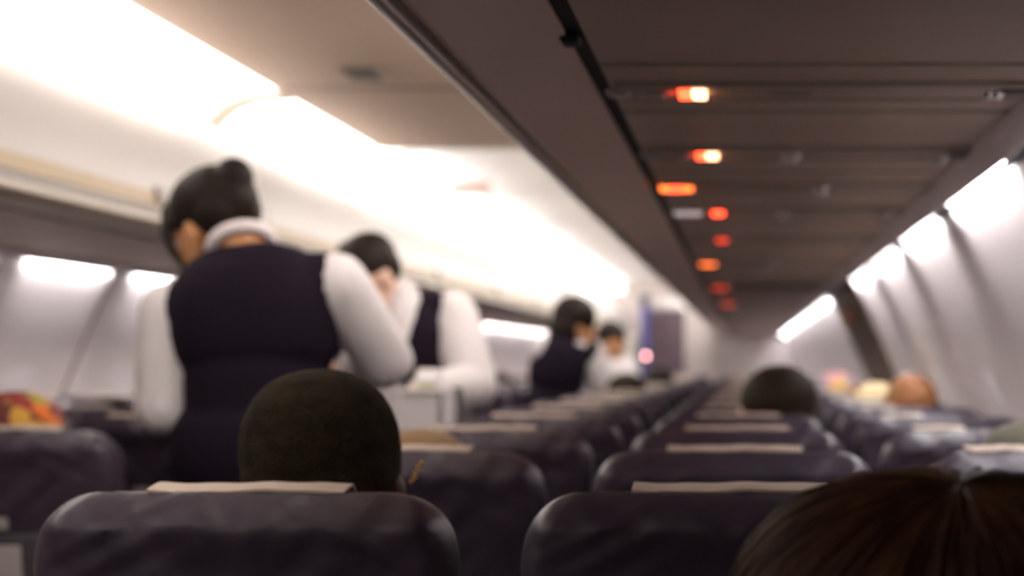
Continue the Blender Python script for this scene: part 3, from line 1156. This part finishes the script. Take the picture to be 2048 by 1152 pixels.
def c_headwear(m, name, prims, vox=.006):
    """prims: ellipsoids (x y z a b c) in head axes"""
    def fn(t, o, J, R, v_, fat):
        mb = MB()
        for x, y, z, a, b, c in prims:
            mb.ell(J['head'] + R @ np.array([x, y, z]), (a, b, c), R, 26, p=2.15)
        mb.melt(name, m, vox, t, o, 3)
    return fn


def c_earring(t, o, J, R, v_, fat):
    e = W(822, 964, 1.90)
    mb = MB()
    for i in range(6):
        p = e + np.array([.0022 * i + (.001 if i % 2 else 0), 0, .0042 * i])
        mb.ell(p, (.0032, .0032, .0030), None, 12)
    mb.tube([e + np.array([.004, 0, .008]), e + np.array([.013, 0, .021])], [.0018, .0018], 8)
    mb.build('earring', M['gold'], t, o)


# close-cropped head in the first row, aisle seat
RA = rot(yaw=6, pitch=8, roll=-4)
seated('passenger with close-cropped dark hair over the nearest left seat back', W(650, 972, 1.94), -.506, 0, RA, M['skin_dark'], (M['hair_crop'], ['crop']),
       M['shirt_grey'], hs=1.06, extra=[c_earring], voxel=.007)
# the others, each over a seat back
seated('passenger with light brown hair behind the close-cropped head, second row', W(850, 1012, 2.79), -.506, 1, rot(4, 4), M['skin_pale'], (M['hair_tan'], ['short']), M['shirt_blue'])
seated('passenger in grey green cap at the right edge, second row window seat', W(2062, 988, 2.79), .490, 1, rot(10, 5), M['skin'], None, M['shirt_brown'],
       extra=[c_headwear(M['cap_green'], 'cap', [(0, -.016, .062, .084, .102, .058)])])
seated('passenger with dark hair turned to the left, middle seat near the aisle end', W(1545, 836, 4.36), -.015, 3, rot(76, 6), M['skin_pale'], (M['hair_dark'], ['full', 'nape']), M['shirt_brown'])
seated('passenger with bare orange-brown scalp beside the right wall', W(1818, 822, 5.12), .490, 4, rot(30, 0), M['skin_brown'], (M['hair_black'], ['nape']), M['shirt_grey'])
seated('passenger in cream cap on the right, below the brown wall panel', W(1752, 836, 5.92), .470, 5, rot(0, 5), M['skin'], None, M['shirt_blue'],
       extra=[c_headwear(M['cap_cream'], 'cap', [(0, -.014, .045, .088, .105, .075), (0, -.04, .0, .084, .08, .06)])])
seated('passenger in pink and orange head wrap on the far right', W(1672, 806, 7.5), .43, 7, rot(-5, 5), M['skin'], None, M['shirt_brown'],
       extra=[c_headwear(M['wrap_pink'], 'head_wrap', [(0, -.015, .05, .10, .11, .085), (0, -.05, -.01, .09, .07, .08)])])
seated('passenger in orange printed head wrap at the left edge', W(40, 905, 3.60), 2 * XA + .506 - .06, 2, rot(0, 6), M['skin_dark'], None, M['shirt_brown'],
       extra=[c_headwear(M['wrap_warm'], 'head_wrap', [(0, -.015, .045, .092, .11, .082), (0, -.05, -.015, .085, .07, .08)])])
seated('passenger with dark hair beyond the left seats, beside the attendant with bun', W(228, 884, 5.2), 2 * XA + .015, 4, rot(0, 4), M['skin'], (M['hair_black'], ['full']), M['shirt_grey'])
seated('passenger with dark hair left of the aisle, beyond the bending attendant', W(1003, 791, 10.0), 2 * XA + .506, 10, rot(0, 4), M['skin'], (M['hair_black'], ['full']), M['shirt_grey'], voxel=.012)
seated('passenger with bushy dark hair right of the aisle, under the profile attendant', W(1253, 806, 7.55), -.506, 7, rot(4, 4), M['skin'], (M['hair_dark'], ['full']), M['shirt_blue'], voxel=.012)
seated('passenger with dark hair farthest up the aisle, below the mauve curtain', W(1318, 781, 9.95), -.506, 10, rot(-4, 4), M['skin'], (M['hair_black'], ['full']), M['shirt_grey'], voxel=.012)

# --- woman with long brown hair just in front of the camera
HD = 1.03
HC = W(1862, 945, HD) - np.array([0, 0, .118])


def c_long_hair(t, o, J, R, v_, fat):
    c = J['head'] + np.array([.004, -.018, .012])
    rx, ry, rz = .128, .125, .106
    p = 2.35
    base = MB()
    base.ell(c, (rx * .97, ry * .97, rz * .97), None, 40, p=p)
    for q in (-1, 1):
        base.tube([c + np.array([q * .085, -.01, 0]), c + np.array([q * .105, -.02, -.10]), c + np.array([q * .10, -.02, -.24])], [.042, .040, .022], 14)
    base.tube([c + np.array([0, -.06, 0]), c + np.array([0, -.07, -.12]), c + np.array([0, -.06, -.25])], [.075, .07, .05], 16, flat=.7)
    hb = base.melt('hair', M['hair_base'], .006, t, o, 4)
    # locks that radiate from the crown and fall down
    rng = np.random.default_rng(3)
    mb = MB()
    crown = N3((.05, -.42, 1.0))
    u = N3(np.cross(crown, [0, 1, 0]))
    v = np.cross(crown, u)
    for s in range(1500):
        az = rng.uniform(0, 2 * PI)
        th0 = rng.uniform(.02, .9) * (rng.uniform() ** .5)
        th1 = th0 + rng.uniform(.6, 1.3)
        lift = rng.uniform(.99, 1.022) if s % 14 else rng.uniform(1.02, 1.045)
        tw = rng.normal(0, .14)
        pts = []
        for i in range(9):
            th = th0 + (th1 - th0) * i / 8
            a = az + tw * (i / 8)
            d = crown * math.cos(th) + (u * math.cos(a) + v * math.sin(a)) * math.sin(th)
            k = (abs(d[0]) / rx) ** p + (abs(d[1]) / ry) ** p + (abs(d[2]) / rz) ** p
            q = d * k ** (-1 / p)
            if d[2] < -.1:
                q[2] -= (-.1 - d[2]) * .10
            pts.append(c + q * (1 + (lift - 1) * min(1, .4 + i / 4)))
        r = rng.uniform(.0006, .0016)
        mb.tube(pts, [r * .7] + [r] * 6 + [r * .8, r * .3], 4, cap=False)
    st = mb.build('strands', M['hair_brown'], hb)
    # falling lengths at the sides and back
    mb = MB()
    for s in range(420):
        a = rng.uniform(-PI * .98, PI * .08)
        x, y = math.cos(a), math.sin(a)
        z0 = rng.uniform(-.03, .03)
        pts = []
        for i in range(7):
            q = i / 6
            wv = .004 * math.sin(q * 7 + s)
            pts.append(c + np.array([x * (rx * (.99 + .03 * math.sin(q * 3)) + wv), y * (ry * .98 + wv) * .9, z0 - q * .23]))
        r = rng.uniform(.0008, .0018)
        mb.tube(pts, [r * .5] + [r] * 5 + [r * .4], 4, cap=False)
    s2 = mb.build('side_lengths', M['hair_brown'], hb)
    for ob in (st, s2):
        ob.data.transform(Matrix.Translation(-Vector(o)))


seated('passenger with long brown hair directly in front, crown of head at lower right', HC, .06, -1, rot(-6, 6), M['skin_pale'], None, M['shirt_grey'],
       extra=[c_long_hair], voxel=.008)

# ------------------------------------------------------------------ trolley and what stands on it
t = thing('service_trolley', (-.985, 4.30, 0), 'aluminium service trolley in the aisle between two flight attendants', 'trolley')
MB().box(-.15, .15, -.33, .33, .09, .98, bev=.008).build('body', M['steel'], t)
MB().box(-.158, .158, -.345, .345, .98, 1.01, bev=.008).build('top', M['grey_plastic'], t)
dr = MB().box(-.135, .135, -.342, -.328, .14, .95, bev=.004).build('door', M['steel'], t)
MB().box(-.03, .03, -.355, -.34, .86, .885, bev=.003).build('latch', M['dark'], dr)
MB().tube([(-.13, -.345, .985), (-.13, -.385, .985), (.13, -.385, .985), (.13, -.345, .985)], [.009] * 4, 10).build('handle', M['dark'], t)
for sx in (-.11, .11):
    for sy in (-.28, .28):
        c = MB().tube([(sx, sy, .10), (sx, sy, .06)], [.014, .014], 10).build('caster', M['dark'], t)
        MB().tube([(sx - .012, sy, .045), (sx + .012, sy, .045)], [.045, .045], 18, cap=False).build('wheel', M['black'], c)
ZT = 1.01


def on_trolley(mb, name, mats, label, cat, loc, group=None, smooth=True):
    o = mb.build(name, mats, smooth=smooth)
    o.location = loc
    return tag(o, label, cat, group)


# white open drawer on top with cartons
t = thing('plastic_drawer', (-.835, 4.30, ZT), 'white plastic drawer standing on the trolley beside the bending attendant', 'drawer')
mb = MB().box(-.075, .075, -.10, .10, 0, .008)
mb.box(-.075, -.069, -.10, .10, 0, .20).box(.069, .075, -.10, .10, 0, .20).box(-.075, .075, -.10, -.094, 0, .20).box(-.075, .075, .094, .10, 0, .20)
mb.build('tray', M['white_plastic'], t, smooth=False)
MB().box(-.080, .080, -.106, -.098, .19, .205, bev=.003).build('rim', M['white_plastic'], t)
t.location = W(836, 862, 4.22)
t.location.z = ZT
o = MB().box(-.028, .028, -.028, .028, 0, .215, bev=.003).add([(-.028, -.028, .215), (.028, -.028, .215), (.028, .028, .215), (-.028, .028, .215), (-.028, 0, .242), (.028, 0, .242)],
                                                              [(0, 1, 5, 4), (2, 3, 4, 5), (0, 4, 3), (1, 2, 5)])
o.box(-.020, .020, -.0292, -.0275, .165, .205, 1)
c = o.build('juice_carton', [M['white_plastic'], M['green_label']])
c.location = W(858, 862, 4.20)
c.location.z = ZT + .009
tag(c, 'white juice carton with green label standing in the white drawer', 'carton')
t = thing('coffee_pot', (W(716, 740, 4.12)[0], 4.12, ZT), 'round white pot on the trolley beside the hand of the attendant with bun', 'pot')
MB().tube([(0, 0, .003), (0, 0, .05), (0, 0, .13), (0, 0, .19), (0, 0, .225)], [.058, .064, .058, .048, .040], 24, cap=False).build('body', M['white_plastic'], t)
MB().ell((0, 0, .232), (.042, .042, .026), seg=20).build('lid', M['white_plastic'], t)
MB().tube([(.055, 0, .20), (.095, 0, .185), (.095, 0, .08), (.06, 0, .055)], [.008] * 4, 10).build('handle', M['white_plastic'], t)
t.scale.z = 1.18
MB().tube([(-.05, 0, .14), (-.075, 0, .18), (-.09, 0, .205)], [.014, .011, .009], 10).build('spout', M['white_plastic'], t)
for i in range(3):
    mb = MB().tube([(0, 0, .0), (0, 0, .09)], [.024, .034], 20, cap=False)
    o = on_trolley(mb, 'paper_cup', M['white_plastic'], 'white paper cup on the trolley, %s of three beside the pot' % ['nearest', 'middle', 'farthest'][i], 'cup',
                   (W(790, 800, 4.10)[0] + .004 * i, 4.03 + .085 * i, ZT), 'paper cups on the trolley')
mb = MB().tube([(0, 0, 0), (0, 0, .12), (0, 0, .15), (0, 0, .17), (0, 0, .20)], [.034, .034, .024, .014, .013], 20, cap=False)
b = on_trolley(mb, 'wine_bottle', M['dark'], 'small black bottle on the trolley right of the white drawer', 'bottle', (W(908, 840, 4.5)[0], 4.56, ZT))

# ------------------------------------------------------------------ far end: galley, curtain, signs
t = thing('galley_cabinet', (-1.62, 21.4, 0), 'beige galley cabinet on the left at the far end of the aisle', 'cabinet')
MB().box(-.52, .26, -.3, .5, 0, 1.62, bev=.01).build('body', M['galley'], t)
for x in (-.40, -.14, .12):
    q = MB().box(x - .12, x + .12, -.315, -.30, .1, 1.1, bev=.004).build('door', M['galley'], t)
    MB().box(x - .03, x + .03, -.325, -.314, .95, .97).build('handle', M['chrome'], q)
    MB().box(x - .12, x + .12, -.315, -.30, 1.15, 1.56, bev=.004).build('locker_door', M['bulkhead'], t)
t = thing('galley_post', (-1.235, 21.3, 0), 'blue edged post beside the mauve curtain at the far end', 'post')
MB().box(-.05, .05, -.05, .05, 0, 1.98, bev=.01).build('post', M['blue'], t)
MB().box(-.06, .06, -.06, .06, 1.98, 2.10, bev=.01).build('cap', M['dark'], t)
nx = 60
vs, fs = [], []
for lay in (0, .012):
    for zz in (.0, 1.9):
        for i in range(nx + 1):
            x = -.20 + .40 * i / nx
            vs.append((x, .022 * math.sin(i * 1.05) + lay, zz))
n1 = nx + 1
for i in range(nx):
    fs += [(i, i + 1, n1 + i + 1, n1 + i), (2 * n1 + i, 3 * n1 + i, 3 * n1 + i + 1, 2 * n1 + i + 1), (i, 2 * n1 + i, 2 * n1 + i + 1, i + 1), (n1 + i, n1 + i + 1, 3 * n1 + i + 1, 3 * n1 + i)]
fs += [(0, n1, 3 * n1, 2 * n1), (nx, 2 * n1 + nx, 3 * n1 + nx, n1 + nx)]
t = thing('galley_curtain', (-.98, 21.45, 0), 'mauve pleated curtain closing the far end of the aisle', 'curtain')
MB().add(vs, fs).build('cloth', M['curtain'], t)
MB().tube([(-.24, 0, 1.91), (.24, 0, 1.91)], [.012, .012], 10).build('rail', M['chrome'], t)
MB().box(-.23, .25, -.02, .03, 1.93, 2.06, bev=.006).build('header', M['white_plastic'], t)
t = thing('indicator_lamp', W(1292, 712, 20.6), 'small round pink glowing lamp at the far end of the aisle', 'lamp')
MB().ell((0, 0, 0), (.022, .010, .022), seg=20).build('bulb', M['pink_lamp'], t)
MB().tube([(0, .003, 0), (0, .03, 0)], [.03, .03], 20, cap=False).build('base', M['dark'], t)
MB().tube([(0, .02, 0), (0, .02, -float(t.location.z) + .02)], [.014, .02], 12).build('stand', M['dark'], t)
# plate under the vault
t = thing('exit_sign', (W(930, 375, 8.9)[0], 8.9, Z(.88)), 'pale ceiling sign with reddish plate under the bright ceiling vault', 'sign')
MB().box(-.16, .16, -.03, .03, -.03, .06, bev=.006).build('housing', M['white_plastic'], t)
MB().box(-.13, .13, -.033, -.028, -.018, .040).build('plate', M['exit_red'], t)
MB().tube([(-.1, 0, .05), (-.1, 0, .20)], [.006, .006], 8).build('bracket', M['white_plastic'], t)
MB().tube([(.1, 0, .05), (.1, 0, .20)], [.006, .006], 8).build('bracket', M['white_plastic'], t)
# small orange fitting on the brown panel of the right wall
t = thing('orange_fitting', (XA + 1.478, 8.2, Z(.215)), 'small orange fitting on the brown panel of the right wall', 'lamp')
MB().ell((-.02, 0, 0), (.03, .10, .04), seg=20, p=3).build('cover', M['orange_plastic'], t)
MB().box(-.005, .03, -.11, .11, -.045, .045, bev=.006).build('base', M['brown'], t)
